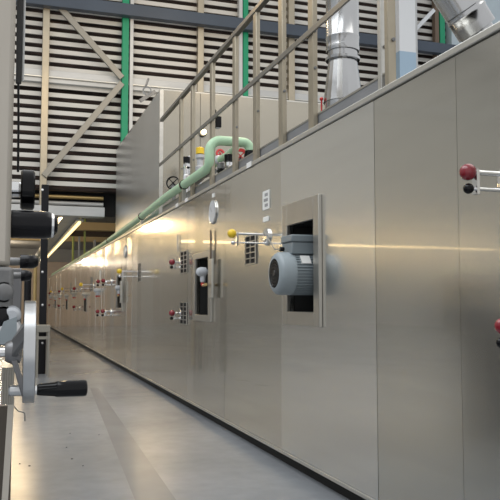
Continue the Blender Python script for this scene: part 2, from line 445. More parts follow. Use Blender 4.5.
# gauge and sensor hatch section
hole_s = (YX(210), YX(197), atX(204, 315, D).z, atX(204, 258, D).z)
s = section(4, 'steel oven section with oval looking dial gauge and narrow open hatch', seams=(YX(193.5),), hole=hole_s, st=(2, 0))
hatch_frame(s, hole_s, .09, .055)
def gauge(s, y, z, R):
    g = MB().lathe((D + .002, y, z), (-1, 0, 0), [(0, R * .9), (.003, R), (.013, R), (.016, R * .93), (.011, R * .90), (.011, .001)], 32)
    g = g.build('dial_gauge', M['chrome'], s)
    m = MB().lathe((D - .010, y, z), (-1, 0, 0), [(0, R * .88), (.004, R * .88), (.004, .001)], 32)
    m.m = 1; m.bar((D - .015, y, z), (D - .015, y + R * .5, z + R * .4), .008, .003, side=(1, 0, 0))
    m.build('dial_face', [M['pale'], M['print']], g)
gauge(s, YX(213), atX(213, 212, D).z, .112)
plate(s, YX(213), atX(213, 195.5, D).z, .07, .035)
def sensor(s, y, z, zlo, zhi, detail=True):
    g = MB()
    g.lathe((D + .08, y, z), (-1, 0, 0), [(0, .022), (.07, .022), (.075, .042), (.12, .045), (.15, .036), (.165, .015)], 20)
    g.lathe((D - .02, y, z - .01), (0, 0, -1), [(0, .03), (.08, .026), (.09, .015)], 14)
    h = g.build('sensor_head', M['pale'], s)
    MB().lathe((D - .02, y, z - .10), (0, 0, -1), [(0, .02), (.02, .02), (.035, .01)], 12).build('cable_gland', M['redvalve'], h)
    if detail:
        yb = y - .36
        MB().box((D - .05, yb - .05, z - .24), (D - .032, yb + .06, z + .10)).build('swing_plate', M['trim'], s, bevel=.003)
        MB().cyl((D - .02, y - .27, z + .06), (D - .02, y - .27, z + .36), .009, n=10).build('lift_rod', M['brown'], s)
        MB().cyl((D - .09, yb - .01, z - .125), (D - .03, y - .05, z - .125), .014, n=10).build('pin', M['brass'], s)
sensor(s, YX(205), atX(204.5, 272, D).z, 0, 0)
# red handle section
s = section(5, 'steel oven section with two red knob handles, one above the other, next to grilles', seams=(YX(187),), st=(3, 1))
for py in (262, 313):
    yh = YX(181, py); pk = atY(172, py, yh)
    handle(s, yh, pk.z, D - pk.x, 'red', 'black', dz=.055, rk=.033, rk2=.018)
    grille(s, YX(187.5), YX(180.8), atX(184, py + 11, D).z, atX(184, py - 10.5, D).z)
MB().cyl((D - .012, YX(178.5), atX(178.5, 252, D).z), (D - .012, YX(178.5), atX(178.5, 235, D).z), .008, n=8).build('lift_rod', M['trim'], s)
# next group
s = section(6, 'plain steel oven section below the near left corner of the tall housing', seams=(YX(160), YX(153)), st=(0, 2))
s = section(7, 'steel oven section with second yellow knob handle, below the tall housing', seams=(Y00 + 7.25 * P1, Y00 + 7.6 * P1), st=(1, 3, 2))
yh = 4.92 + 4 * P1
handle(s, yh, atX(138, 271.5, D).z, .26, 'yellow', 'chrome', dz=.07, rk=.036, rk2=.018)
grille(s, yh - .26, yh - .04, atX(140, 281, D).z, atX(140, 264, D).z)
hole2 = (6.33 + 4 * P1, 6.87 + 4 * P1, atX(121, 308, D).z, atX(121, 276, D).z)
s = section(8, 'steel oven section with second narrow hatch, further down the line', hole=hole2, st=(2,))
hatch_frame(s, hole2, .06, .05)
sensor(s, 6.6 + 4 * P1, atX(119.5, 288, D).z, 0, 0)
gauge(s, 11.46, atX(125, 252, D).z, .10)
s = section(9, 'steel oven section with distant pair of red knob handles, last before the slatted wall', seams=(Y00 + 9.3 * P1, Y00 + 9.7 * P1), st=(3, 1, 0))
for py in (281, 311):
    yh = 7.65 + 4 * P1
    handle(s, yh, atX(110, py, D).z, .14, 'red', 'black', dz=.07, rk=.038, rk2=.022)
    handle(s, yh + .75, atX(106, py + .5, D).z, .14, 'red', 'black', dz=.07, rk=.038, rk2=.022)
n = 24
for i in range(10, n):
    ya_, yb_ = Y00 + i * P1, Y00 + (i + 1) * P1
    s = section(i, 'narrow looking steel oven section far down the line beyond the slatted wall', seams=(ya_ + .3 * P1, ya_ + .62 * P1), group='far oven sections', st=(i % 4, (i + 2) % 4, (i + 1) % 4))
    yc = Y00 + (i + .5) * P1
    k = i % 4
    if k == 3:
        handle(s, yc - .3, 1.43, .26, 'yellow', 'chrome', rk=.04); grille(s, yc, yc + .25, 1.3, 1.6)
    elif k == 1:
        handle(s, yc, 1.40, .14, 'red', 'black', rk=.04); handle(s, yc, .95, .14, 'red', 'black', rk=.04)
    elif k == 0:
        sensor(s, yc, 1.25, 0, 0, False)
        grille(s, yc - .3, yc + .3, .85, 1.15, 1, 1)
    else:
        plate(s, yc, 1.6, .2, .2); sensor(s, yc + .3, 1.3, 0, 0, False)
YE = Y00 + n * P1
# base rail, plinth, cap
tag(MB().box((D - .004, Y00, Z0 - .022), (D + .05, YE, Z0 - .002)).build('base_rail', M['trim'], bevel=.003), 'thin bright steel rail along the bottom of the oven line', 'rail')
tag(MB().box((D + .05, Y00, 0), (4.25, YE, Z0 - .022)).build('plinth', M['plinth']), 'black recessed plinth under the steel oven line', 'plinth')
cap = thing('cap_rail', (D, 10, Z1), 'continuous steel cap rail along the top edge of the oven line', 'rail')
MB().box((D - .012, Y00, Z1 + .004), (D + .16, YE, Z1 + .035)).build('cap_strip', M['trim'], cap, bevel=.004)
for px, py in ((249, 165.5), (186.3, 203), (176.8, 209.5)):
    p = atX(px, py, D - .012)
    MB().box((D - .0145, p.y - .055, Z1 + .002), (D - .011, p.y + .055, Z1 + .042)).build('sticker', M['white'], cap)

# ------------------------------------------------------------------ motor
ym = 4.215
zm = atY(285, 273.5, ym).z
xm0 = 1.545
mo = thing('fan_motor', (1.7, ym, zm - .134), 'grey electric fan motor sticking out of the framed hatch', 'motor')
R = .128
g = MB(); prof = [(0, R * .80), (.015, R * .93), (.03, R), (.10, R), (.10, R * .965), (.105, R * .965)]
g.lathe((xm0 + .075, ym, zm), (1, 0, 0), [(0, R * .95), (.30, R * .95)], 48)
for k in range(44):                          # cooling fins
    an = 2 * PI * k / 44
    if abs(math.sin(an) - 1) < .12: continue
    d = Vector((0, math.cos(an), math.sin(an)))
    c = Vector((0, ym, zm)) + d * (R * .97)
    g.bar((xm0 + .095, c.y, c.z), (xm0 + .33, c.y, c.z), .016, .003, side=tuple(d.cross(Vector((1, 0, 0)))))
g.build('motor_body', M['motor'], mo)
g = MB()
g.loop((xm0, ym, zm), (1, 0, 0), [(0, R * .70), (.004, R * .86), (.016, R * .97), (.03, R * 1.02), (.105, R * 1.02), (.105, R * .99), (.03, R * .98), (.012, R * .70)], 40)
fc = g.build('fan_cover', M['motor'], mo)
g = MB()
for k in range(1, 6): g.ring((xm0 + .004, ym, zm), (1, 0, 0), R * .14 * k + .004, .002, .006, 32)
for k in range(8):
    an = PI * k / 8; d = Vector((0, math.cos(an), math.sin(an)))
    g.bar(Vector((xm0 + .005, ym, zm)) - d * R * .72, Vector((xm0 + .005, ym, zm)) + d * R * .72, .004, .004, side=(1, 0, 0))
g.lathe((xm0 + .002, ym, zm), (-1, 0, 0), [(0, .02), (.004, .016)], 16)
g.build('fan_grille', M['inner'], fc)
MB().lathe((xm0 + .03, ym, zm), (1, 0, 0), [(0, R * .95), (.004, R * .95)], 32).build('fan_shadow_plate', M['dark'], fc).name = 'fan_shade_disc'  # black disc stands in for the shade behind the grille
g = MB(); g.box((xm0 + .085, ym - .085, zm + R * .9), (xm0 + .285, ym + .085, zm + R + .06))
tb = g.build('terminal_box', M['motor_dk'], mo, bevel=.006)
MB().box((xm0 + .078, ym - .092, zm + R + .061), (xm0 + .292, ym + .092, zm + R + .105)).build('box_lid', M['motor_dk'], tb, bevel=.008)
MB().cyl((xm0 + .065, ym, zm + R + .02), (xm0 + .04, ym, zm + R + .02), .014, n=12).build('cable_gland', M['black'], tb)
an = math.radians(38); d = Vector((0, -math.cos(an), math.sin(an))); t = Vector((0, math.sin(an), math.cos(an)))
c = Vector((xm0 + .165, ym, zm)) + d * (R * 1.0)
MB().bar(c - t * .03, c + t * .03, .06, .012, side=tuple(d)).build('name_plate', M['white'], mo)
MB().lathe((xm0 + .37, ym, zm), (1, 0, 0), [(0, R * 1.12), (.03, R * 1.12), (.03, R * .6)], 36).build('mounting_flange', M['motor_dk'], mo)
MB().box((xm0 + .375, ym - .2, zm - .3), (xm0 + .5, ym + .2, zm - .1)).build('mounting_foot', M['inner'], mo)
p = atY(270, 234, 4.9)
tag(MB().tube([(D - .02, 4.92, p.z), (D - .10, 4.7, p.z - .006), (xm0 + .035, ym + .08, zm + R + .024), (xm0 + .035, ym, zm + R + .02)], .0045, 8).build('motor_cable', M['trim']), 'thin pale cable from the yellow handle plate to the motor', 'cable')

# ------------------------------------------------------------------ guard rail on top of the line
XR = 1.86
gr = thing('guard_rail', (XR, 6, Z1 + .035), 'bare steel guard rail with flat posts along the top of the oven line', 'railing')
def rz(k): return H + k * XR / .9495
ZT, ZMID, ZTOE = rz(1.172), rz(.878), rz(.608)
yn = atX(386, 90, XR).y - .04
yfar = atX(163, 200, XR).y
MB().box((XR - .006, yn, Z1 + .04), (XR + .004, yfar, ZTOE - .012)).build('toe_board', M['toe'], gr)
MB().box((XR - .010, yn, ZTOE - .012), (XR + .02, yfar, ZTOE)).build('toe_edge', M['brace'], gr)
MB().box((XR - .05, yn, ZT - .02), (XR - .005, yfar, ZT + .02)).build('top_rail', M['handrail'], gr, bevel=.004)
MB().box((XR - .056, yn, ZMID - .02), (XR - .043, yfar, ZMID + .02)).build('mid_rail', M['handrail'], gr, bevel=.003)
for px in (181.5, 193, 212.5, 235.5, 256.5, 282.5, 313):
    y = atX(px, 100, XR - .025).y
    g = MB(); g.box((XR - .042, y - .04, Z1 + .037), (XR - .008, y + .04, ZT - .02))
    pz = g.build('post', M['rail'], gr, bevel=.004)
    for zz in (Z1 + .075, ZMID - .24, ZMID):
        MB().lathe((XR - .026, y - .04, zz), (0, -1, 0), [(0, .010), (.007, .010), (.008, .006)], 10).build('bolt', M['dark_cast'], pz)
for px, wd, dy in ((384, .034, 0), (392.3, .046, -.02)):
    p = atX(px, 60, XR); x = p.x; g = MB()
    x = atY(px, 60, p.y + dy - .02).x; yy = p.y + dy
    g.box((x - wd / 2, yy - .02, Z1 + .036), (x + wd / 2, yy + .02, ZT + .02))
    pz = g.build('post', M['trim'] if px < 390 else M['rail'], gr, bevel=.004)
    MB().lathe((x + .006, yy - .02, H + 1.33), (0, -1, 0), [(0, .010), (.009, .010), (.01, .006)], 12).build('bolt', M['dark_cast'], pz)
# ------------------------------------------------------------------ housing on top of the line
XH = 1.9
hy0 = atX(160, 150, XH).y; hy1 = YB - .36
hz = atY(161, 90, hy0).z
hs = thing('duct_housing', (3, 11, Z1), 'tall box shaped sheet steel housing standing on the oven line', 'housing')
mid = (hy0 + hy1) / 2 + .3
MB().box((XH, hy0, Z1 + .036), (XH + .03, mid - .004, hz)).build('side_panel', M['housing_side'], hs)
MB().box((XH, mid + .004, Z1 + .036), (XH + .03, hy1, hz)).build('side_panel', M['housing_side'], hs)
xs = [XH + .035, 2.45, 3.25, 4.3]
for i in range(3):
    MB().box((xs[i], hy0, Z1 + .002), (xs[i + 1] - .006, hy0 + .03, hz)).build('front_panel', M['housing'], hs)
MB().box((XH, hy0, hz + .001), (4.3, hy1, hz + .02)).build('roof', STEEL[2], hs)
MB().box((XH - .01, hy0 - .01, Z1 + .036), (XH + .04, hy0 + .02, hz)).build('corner_post', M['trim'], hs)
# lifting bracket on the roof corner
c = atY(147, 92, hy0 + .8)
br = MB(); br.ring((c.x, c.y, c.z + .02), (.3, 1, 0), .065, .012, .018, 24)
br.bar((c.x - .1, c.y, c.z - .14), (c.x + .12, c.y, c.z + .02), .05, .03); br.cyl((c.x - .02, c.y, c.z + .08), (c.x + .02, c.y, c.z + .2), .015)
br.build('lifting_shackle', M['dark_cast'], hs)
# glowing globe added for the lamp glare on the housing front
lp = atY(205, 131, hy0 - .12)
lt = thing('housing_glare', tuple(lp), 'added glow for the warm glare on the housing front above the green pipe', 'lamp')
MB().lathe((lp.x, hy0, lp.z), (0, -1, 0), [(0, .055), (.04, .055), (.05, .045)], 20).build('glare_base', M['frame'], lt)
MB().lathe((lp.x, hy0 - .05, lp.z), (0, -1, 0), [(0, .03), (.03, .03), (.05, .02), (.056, .002)], 20).build('glare_globe', M['glowwarm'], lt)
# black flood light hanging on the mid rail
p = atX(217.5, 122, XR + .05)
fl = MB(); fl.box((p.x - .03, p.y - .04, p.z - .06), (p.x + .03, p.y + .04, p.z + .05)); fl.cyl((p.x - .02, p.y, p.z + .05), (p.x - .02, p.y, p.z + .12), .008)
tag(fl.build('hanging_box', M['black'], bevel=.006), 'small black box hanging on the mid rail above the green pipe', 'box')

# ------------------------------------------------------------------ ducts
def shadow_base(name, *_): pass
xd, yd = 2.25, 0
d = _ray(343, 90); yd = xd * d.y / d.x
dep = (Vector((xd, yd, H)) - CAM).dot(FH)
def zpx(py): 
    dd = _ray(343, py); return H + dd.z * xd / dd.x
r0 = 16.8 * dep / FPX
du = thing('exhaust_duct', (xd, yd, Z1), 'vertical round steel exhaust duct with flared cone foot behind the railing', 'duct')
MB().lathe((xd, yd, Z1), (0, 0, 1), [(0, r0 * 1.12), (zpx(103) - Z1, r0 * 1.12)], 32).build('base_collar', M['duct'], du)
zc0, zc1 = zpx(103), zpx(60)
g = MB(); n = 24                                   # gored cone
prof = [(0, r0 * 1.2), (zc1 - zc0, r0 * .86)]
g.lathe((xd, yd, zc0), (0, 0, 1), prof, 20); g.build('cone', M['duct'], du, sharp=15)
MB().lathe((xd, yd, zpx(61)), (0, 0, 1), [(0, r0 * .88), (.0, r0 * 1.03), (.018, r0 * 1.05), (.02, r0 * .9), (zpx(50) - zpx(61), r0 * .9), (zpx(50) - zpx(61), r0 * .5)], 40).build('collar', M['duct'], du)
zp = zpx(52)
MB().lathe((xd, yd, zp), (0, 0, 1), [(0, r0 * .93), (.0, r0 * .99), (.02, r0 * 1.03), (.035, r0), (.09, r0), (.095, r0 * 1.025), (.105, r0 * 1.025), (.11, r0), (.42, r0), (.425, r0 * 1.025), (.435, r0 * 1.025), (.44, r0), (4.2, r0)], 48).build('pipe', M['duct'], du)
p = atX(321.5, 99, 2.1)
tag(MB().ball((p.x, p.y, p.z), .014).cyl((p.x, p.y, Z1 + .0), (p.x, p.y, p.z), .006).build('indicator', M['redvalve']), 'tiny red tipped pin at the foot of the vertical duct', 'pin')
# slanted duct
yd2 = 3.35
pa, pb = atY(476, 29, yd2), atY(452, -9, yd2)
ax = (pb - pa).normalized(); dep2 = (pa - CAM).dot(FH); r1 = 20.5 * dep2 / FPX
sd = thing('exhaust_duct', (pa.x, yd2, Z1), 'slanted round steel exhaust duct at the upper right on the oven line', 'duct')
MB().cyl((pa.x, yd2, Z1), (pa.x, yd2, pa.z - .02), r1 * .7, n=28).build('base_collar', M['duct'], sd)
MB().lathe(pa - ax * .06, ax, [(0, r1 * .72), (0.02, r1 * .78), (.045, r1 * .78), (.05, r1), (.1, r1), (.145, r1), (.15, r1 * 1.03), (.162, r1 * 1.03), (.167, r1), (.178, r1), (.182, r1 * 1.03), (.19, r1 * 1.03), (.195, r1), (2.2, r1)], 44).build('pipe', M['duct'], sd)
g = MB(); g.lathe(pa - ax * .075, ax, [(0, r1 * .84), (.03, r1 * .84)], 20)
g.build('clamp_ring', M['chrome'], sd)

# ------------------------------------------------------------------ mint green pipe
XP = 1.80
def zk(k, X=XP): return H + k * X / .9495
gp = thing('steam_pipe', (XP, 10, zk(.6)), 'mint green pipe running along the top edge and rising in an elbow', 'pipe')
yr = atX(209.5, 170, XP).y
rp = .046
ztop = atX(209.5, 140, XP).z
zl = 2.335
pts = [(XP, 31, 2.175), (XP, 14.9, 2.19), (XP, 11, 2.25), (XP, 8.6, 2.32), (XP, yr + .13, zl)]
bp0, bp1, bp2 = Vector((XP, yr + .10, zl + .001)), Vector((XP, yr, zl + .005)), Vector((XP, yr, zl + .10))
def pipe_z(y):
    for (_, ya, za), (_, yb, zb) in zip(pts, pts[1:]):
        if yb <= y <= ya: return za + (zb - za) * (ya - y) / (ya - yb)
    return zl
clamp_z = pipe_z
run = list(pts)
for t in range(9):
    t /= 8; run.append(tuple(bp0 * (1 - t) ** 2 + bp1 * 2 * t * (1 - t) + bp2 * t * t))
ends = []
ends += [tuple(v) for v in arc((XP + .11, yr, ztop - .11), (-1, 0, 0), (0, 0, 1), .11, 0.0, PI / 2, 8)]
xe = atY(246, 141, yr).x
ends += [(xe - .06, yr, ztop)]
ends += [tuple(v) for v in arc((xe - .03, yr, ztop - .07), (0, 0, 1), (1, 0, 0), .07, .2, PI / 2 + .1, 6)]
MB().tube(run + ends, rp, 20).build('pipe_run', M['mint'], gp)
MB().lathe((xe + .04, yr, ztop - .105), (0, 0, -1), [(-.02, rp * 1.1), (.02, rp * 1.25), (.05, rp * 1.25), (.055, rp * .6), (.3, rp * .5)], 20).build('end_flange', M['black'], gp)
for px in (184, 142, 109, 92, 80):
    ry = atX(px, 302 - .63 * (px - 5), XP).y
    zz = clamp_z(ry)
    c = MB(); c.ring((XP, ry, zz), (0, 1, 0), rp * 1.16, .022, .012, 24)
    c = c.build('pipe_clamp', M['black'], gp)
    MB().box((XP - .02, ry - .015, Z1 + .0), (XP + .02, ry + .015, zz - rp)).build('clamp_stand', M['trim'], c)
# second small pipe with pale green branch
p0, p1 = atX(219, 160, 2.1), atX(236, 148, 2.1)
q = p1; 
br = thing('branch_pipe', (2.1, p0.y, Z1), 'short pale green branch pipe with coupling behind the railing', 'pipe')
MB().tube([(2.1, p0.y + .6, p0.z - .05), tuple(p0), (p0 + p1) / 2 + Vector((0, 0, -.01)), tuple(p1)], .034, 14).build('pipe_run', M['mint'], br)
MB().ball(tuple(p0), .052).cyl((2.1, p0.y, Z1), tuple(p0), .02).build('coupling', M['pale'], br)

def valve(px, py, X, name, lab, wheel_m, body_m='dark_cast', R=.06, axis=(0, -1, .2)):
    p = atX(px, py, X)
    v = thing(name, (p.x, p.y, Z1), lab, 'valve')
    MB().cyl((p.x, p.y, Z1), (p.x, p.y, p.z), .022, n=12).lathe((p.x, p.y, p.z - .11), (0, 0, 1), [(0, .03), (.03, .05), (.07, .05), (.1, .03)], 16).build('valve_body', M[body_m], v)
    g = MB(); a = Vector(axis).normalized()
    c = p + a * .05
    g.ring(c, a, R, .010, R * .4 if wheel_m == 'redvalve' else .014, 28); o = a.orthogonal().normalized(); o2 = a.cross(o)
    for d in (o, o2): g.bar(c - d * R * .9, c + d * R * .9, .01, .008, side=tuple(a))
    g.cyl(p, c, .01, n=10)
    g.build('valve_wheel', M[wheel_m], v)
    return v
valve(174, 184, 1.945, 'hand_valve', 'black wheel valve beside the green pipe, left of its clamp', 'black', R=.085, axis=(-.5, -1, .1))
valve(219, 155, 2.25, 'hand_valve', 'red wheel valve just right of the green pipe riser', 'redvalve', R=.05)
valve(228.5, 155, 2.4, 'hand_valve', 'red wheel valve between the riser and the pale green branch pipe', 'redvalve', R=.04)
valve(240, 157, 2.2, 'hand_valve', 'red wheel valve below the end of the green elbow', 'redvalve', R=.075, axis=(-.2, -1, 0))
valve(248, 160, 2.3, 'hand_valve', 'red wheel valve rightmost, beside the railing post under the elbow', 'redvalve', R=.075, axis=(.2, -1, 0))
valve(100, 253, 2.08, 'hand_valve', 'distant red valve wheel below the green pipe', 'redvalve', R=.14, axis=(-.6, -1, 0))
# small fittings cluster
def fitting(px, py, X, m1, m2, lab, yellow=False, s=1.0):
    p = atX(px, py, X)
    v = thing('pipe_fitting', (p.x, p.y, Z1), lab, 'fitting')
    MB().cyl((p.x, p.y, Z1), (p.x, p.y, p.z + .1 * s), .018 * s, n=12).lathe((p.x, p.y, p.z - .1 * s), (0, 0, 1), [(0, .03 * s), (.02 * s, .048 * s), (.06 * s, .048 * s), (.07 * s, .03 * s), (.13 * s, .03 * s), (.15 * s, .045 * s), (.18 * s, .045 * s)], 14).build('fitting_body', M[m1], v)
    g = MB().lathe((p.x, p.y, p.z + .09 * s), (0, 0, 1), [(0, .02), (.0, .042 * s), (.06 * s, .042 * s), (.07 * s, .02)], 14)
    g.build('fitting_cap', M[m2], v)
fitting(186, 172, 2.05, 'chrome', 'black', 'chrome fitting with black cap behind the green pipe', s=1.2)
fitting(190, 168, 2.2, 'pale', 'chrome', 'pale fitting right behind the chrome one', s=1.0)
fitting(200, 163, 2.25, 'pale', 'yellow', 'fitting with bright yellow cap left of the green pipe riser', s=1.25)
fitting(229, 172, 2.0, 'chrome', 'black', 'chrome and black fitting under the pale green branch pipe', s=1.1)
fitting(221, 177, 1.99, 'black', 'dark_cast', 'black fitting low behind the toe board under the branch pipe', s=.9)
p0, p1 = atX(193, 186, 1.98), atX(214, 171, 1.98)
tag(MB().tube([p0, (p0 + p1) / 2 + Vector((0, 0, .03)), p1], .032, 12).build('hose', M['dark_cast']), 'short grey hose lying under the rising green pipe', 'hose')
# vertical pipes beyond the wall
for px, w_, m_, lb in ((73, 2.2, 'lime', 'yellow-green vertical pipe in the passage, left one'), (79, 2, 'whitecol', 'white vertical pipe in the passage between yellow-green pipes'), (84.5, 2, 'lime', 'yellow-green vertical pipe in the passage, right one')):
    p = atX(px, 250, 2.1); r = w_ / 2 * p.y / FPX
    tag(MB().cyl((p.x, p.y, Z1), (p.x, p.y, 3.42), r, n=12).build('vertical_pipe', M[m_]), lb, 'pipe')
p = atX(94.5, 240, 2.2)
tag(MB().cyl((p.x, p.y, Z1), (p.x, p.y, zbeam + .05), .035, n=10).build('hanger_pipe', M['beam']), 'thin grey vertical pipe below the lintel, left of the housing', 'pipe')

# ------------------------------------------------------------------ left hand machine
YL = 1.85
def L(px, py, Y=YL): return atY(px, py, Y)
lm = thing('press_machine', (-.2, 2.2, 0), 'machine at the left edge with tall putty coloured column', 'machine')
xr = L(11.5, 200).x
MB().box((-.38, YL, L(8, 266).z), (xr, YL + .22, 3.2)).build('column', M['column'], lm, bevel=.012)
MB().box((-.38, YL - .02, L(8, 332).z), (L(13, 300).x, YL + .25, L(8, 267).z)).build('head_block', M['dark_cast'], lm, bevel=.01)
MB().box((-.45, YL + .05, .25), (-.035, 4.6, 1.0)).build('machine_body', M['dark_cast'], lm, bevel=.01)
MB().box((-.40, YL + .2, 0), (-.08, 4.4, .25)).build('machine_base', M['darkbrown'], lm)
g = MB()
for i in range(5): 
    p = L(3 + i * 2.4, 383, YL - .05); g.cyl((p.x, p.y, L(3, 402, YL).z), (p.x, p.y, L(3, 366, YL).z), .0032, n=8)
g.build('guide_rod', M['brace'], lm)
p, q = L(11.5, 396), L(3.5, 520)
MB().bar(p, q, .014, .03).build('slant_bar', M['board'], lm)
p, q = L(12.5, 405, YL + .06), L(12.5, 420, YL + .06)
MB().box((-.05, YL + .04, 0), (p.x, YL + .06, p.z)).build('skirt_sheet', M['darkbrown'], lm)
MB().box((-.4, 4.9, .8), (L(21.5, 300, 4.9).x, 5.3, L(15, 268, 4.9).z)).box((-.4, 4.95, 0), (-.1, 5.25, .8)).build('rear_cabinet', M['spoke'], lm, bevel=.01)
# clutter on the head
for i, (px, py, r, m) in enumerate(((4, 292, .02, 'dark_cast'), (12, 315, .018, 'pale'), (10, 330, .024, 'cast'), (3, 318, .022, 'satin'))):
    p = L(px, py, YL - .05)
    MB().lathe((p.x, YL - .0, p.z), (0, -1, 0), [(0, r * 1.2), (.02, r * 1.2), (.02, r), (.04, r), (.045, r * .6)], 16).build('adjuster', M[m], lm)
p = L(12, 322, YL - .08)
tag(MB().hexa([Vector(v) + p for v in ((-.035, 0, -.05), (.012, 0, -.05), (.012, .05, -.05), (-.035, .05, -.05), (-.018, 0, .0), (.010, 0, .012), (.010, .05, .012), (-.018, .05, .0))]).build('wedge_block', M['motor'], lm), 'pale grey wedge shaped block')
# hand wheel
YW = 1.62
cw_ = L(29.5, 351.5, YW)
dw = cw_.y * .95
R = 50.3 * (cw_ - CAM).dot(FH) / FPX
hw = thing('hand_wheel', (cw_.x, cw_.y, cw_.z - R), 'machined metal hand wheel seen edge on at left, with black crank grip', 'hand wheel')
wd = 5.7 * (cw_ - CAM).dot(FH) / FPX
MB().loop(cw_, (1, -.031, 0), [(-wd * .9, R - .022), (-wd, R - .018), (-wd, R - .002), (-wd * .9, R), (wd * .9, R), (wd, R - .002), (wd, R - .018), (wd * .9, R - .022)], 64).build('rim', M['cast'], hw)
hubx = L(11, 350, YW).x
g = MB()
for k in range(3):
    an = PI / 2 + 2 * PI * k / 3 + PI; dv = Vector((0, math.cos(an), math.sin(an)))
    A = Vector((hubx + .006, cw_.y, cw_.z)) + dv * .015; B = Vector((cw_.x - wd * .6, cw_.y, cw_.z)) + dv * (R - .014)
    t = Vector((1, 0, 0)).cross(dv)
    vs = [A + t * .02, A - t * .02, B - t * .014, B + t * .014]; n_ = (B - A).cross(t).normalized() * .012
    g.hexa([v - n_ * .5 for v in vs] + [v + n_ * .5 for v in vs])
g.build('spoke', M['spoke'], hw, bevel=.003)
MB().lathe((hubx - .012, cw_.y, cw_.z), (1, 0, 0), [(0, .018), (.002, .02), (.016, .026), (.03, .024), (.034, .012)], 28).build('hub', M['spoke'], hw)
MB().cyl((hubx - .16, cw_.y, cw_.z), (hubx, cw_.y, cw_.z), .0105, n=20).build('shaft', M['chrome'], hw)
zg = L(30, 390, YW).z
xa, xb = L(36.5, 390, YW).x, L(87, 390, YW).x
g = MB(); ln = xb - xa; rg = 8.3 * (cw_ - CAM).dot(FH) / FPX
g.lathe((xa, YW, zg), (1, 0, 0), [(0, rg * .45), (.001, rg * .62), (ln * .05, rg * .70), (ln * .36, rg * .86), (ln * .38, rg * .94), (ln * .42, rg * .97), (ln * .93, rg * 1.0), (ln * .98, rg * .95), (ln, rg * .75)], 32)
MB().lathe((cw_.x + wd - .002, YW, zg), (1, 0, 0), [(0, .009), (xa - cw_.x - wd + .01, .009)], 16).build('grip_pin', M['chrome'], hw)
g.build('crank_grip', M['black'], hw)
MB().lathe((cw_.x - wd - .028, YW, zg + .0), (1, 0, 0), [(0, .008), (.003, .0115), (.03, .0115)], 20).build('grip_nut', M['cast'], hw)
# wire loop under the wheel
tag(MB().tube([L(11, 395), L(13, 405), L(18, 411), L(24, 412.5), L(25, 415), L(25, 421)], .0013, 6).build('wire', M['dark_cast']), 'thin bent wire hanging below the hand wheel', 'wire')
# clamp knob and black handles
def grip(px0, px1, py, rpx, Y, lab, m='satin', cap=False):
    p, q = L(px0, py, Y), L(px1, py, Y); dd = (p - CAM).dot(FH); r = rpx * dd / FPX; ln = q.x - p.x
    t = thing('roller_handle', (p.x, Y, p.z - r), lab, 'handle', None)
    MB().lathe((p.x, Y, p.z), (1, 0, 0), [(0, r * .96), (.002, r), (ln - r * 1.0, r), (ln - r * .7, r * .96), (ln - r * .4, r * .86), (ln - r * .18, r * .70), (ln - r * .04, r * .48), (ln, r * .25)], 36).build('grip', M[m], t)
    MB().cyl((-.06, Y, p.z), (p.x + .01, Y, p.z), r * .6, n=18).build('shaft', M['dark_cast'], t)
    if cap: MB().loop((q.x - r * .42, Y, p.z), (1, 0, 0), [(-.002, r * .82), (-.002, r * .93), (.004, r * .87), (.004, r * .78)], 36).build('highlight_ring', M['chrome'], t)  # chrome ring stands in for the highlight on the rounded tip
    return t
grip(11, 58, 224, 14.2, 1.95, 'large round ended black cylinder handle beside the putty column', cap=True)
grip(20, 38.5, 261.5, 6.8, 3.9, 'smaller black cylinder handle under the large one', m='satin')
grip(21, 32, 275.5, 5.6, 4.5, 'smallest black cylinder handle, lowest and furthest of three')
Yk = 2.02
p = L(27.5, 190, Yk); dd = (p - CAM).dot(FH); r = 20.3 * dd / FPX; hwk = 6.8 * dd / FPX
kn = thing('clamp_knob', (p.x, Yk, p.z - r), 'black disc shaped clamp knob seen edge on above the large cylinder', 'knob')
g = MB().lathe((p.x - hwk, Yk, p.z), (1, 0, 0), [(0, r * .9), (.004, r), (hwk * 2 - .004, r), (hwk * 2, r * .9), (hwk * 2, r * .3)], 28)
g.build('knob_disc', M['black'], kn)
MB().lathe((p.x - hwk - .04, Yk, p.z), (1, 0, 0), [(0, .03), (.012, .03), (.014, .022), (.04, .02)], 20).build('hub', M['chrome'], kn)
MB().cyl((-.02, Yk, p.z), (p.x, Yk, p.z), .009, n=12).build('stud', M['chrome'], kn)
# hanging dark sheath and cable
Yh = 2.3
p, q = L(19.3, -10, Yh), L(18.3, 84, Yh)
sh = thing('hanging_sheath', (q.x, Yh, q.z), 'dark hanging sheath with thin cable left of the slim steel post', 'cable sheath')
wS = 8 * Yh / FPX
MB().hexa([(q.x - wS * .3, Yh - .008, q.z), (q.x + wS * .35, Yh - .008, q.z), (q.x + wS * .35, Yh + .008, q.z), (q.x - wS * .3, Yh + .008, q.z),
           (p.x - wS * .55, Yh - .015, 3.1), (p.x + wS * .6, Yh - .015, 3.1), (p.x + wS * .6, Yh + .015, 3.1), (p.x - wS * .55, Yh + .015, 3.1)]).build('sheath', M['inner'], sh, bevel=.004)
e = L(18, 172, Yh)
MB().tube([q, L(18.5, 120, Yh), e], .0035, 8).build('cable', M['satin'], sh)
MB().cyl((p.x + wS * .62, Yh, q.z + .01), (p.x + wS * .7, Yh, 3.1), .004, n=8).build('edge_strip', M['beam'], sh)
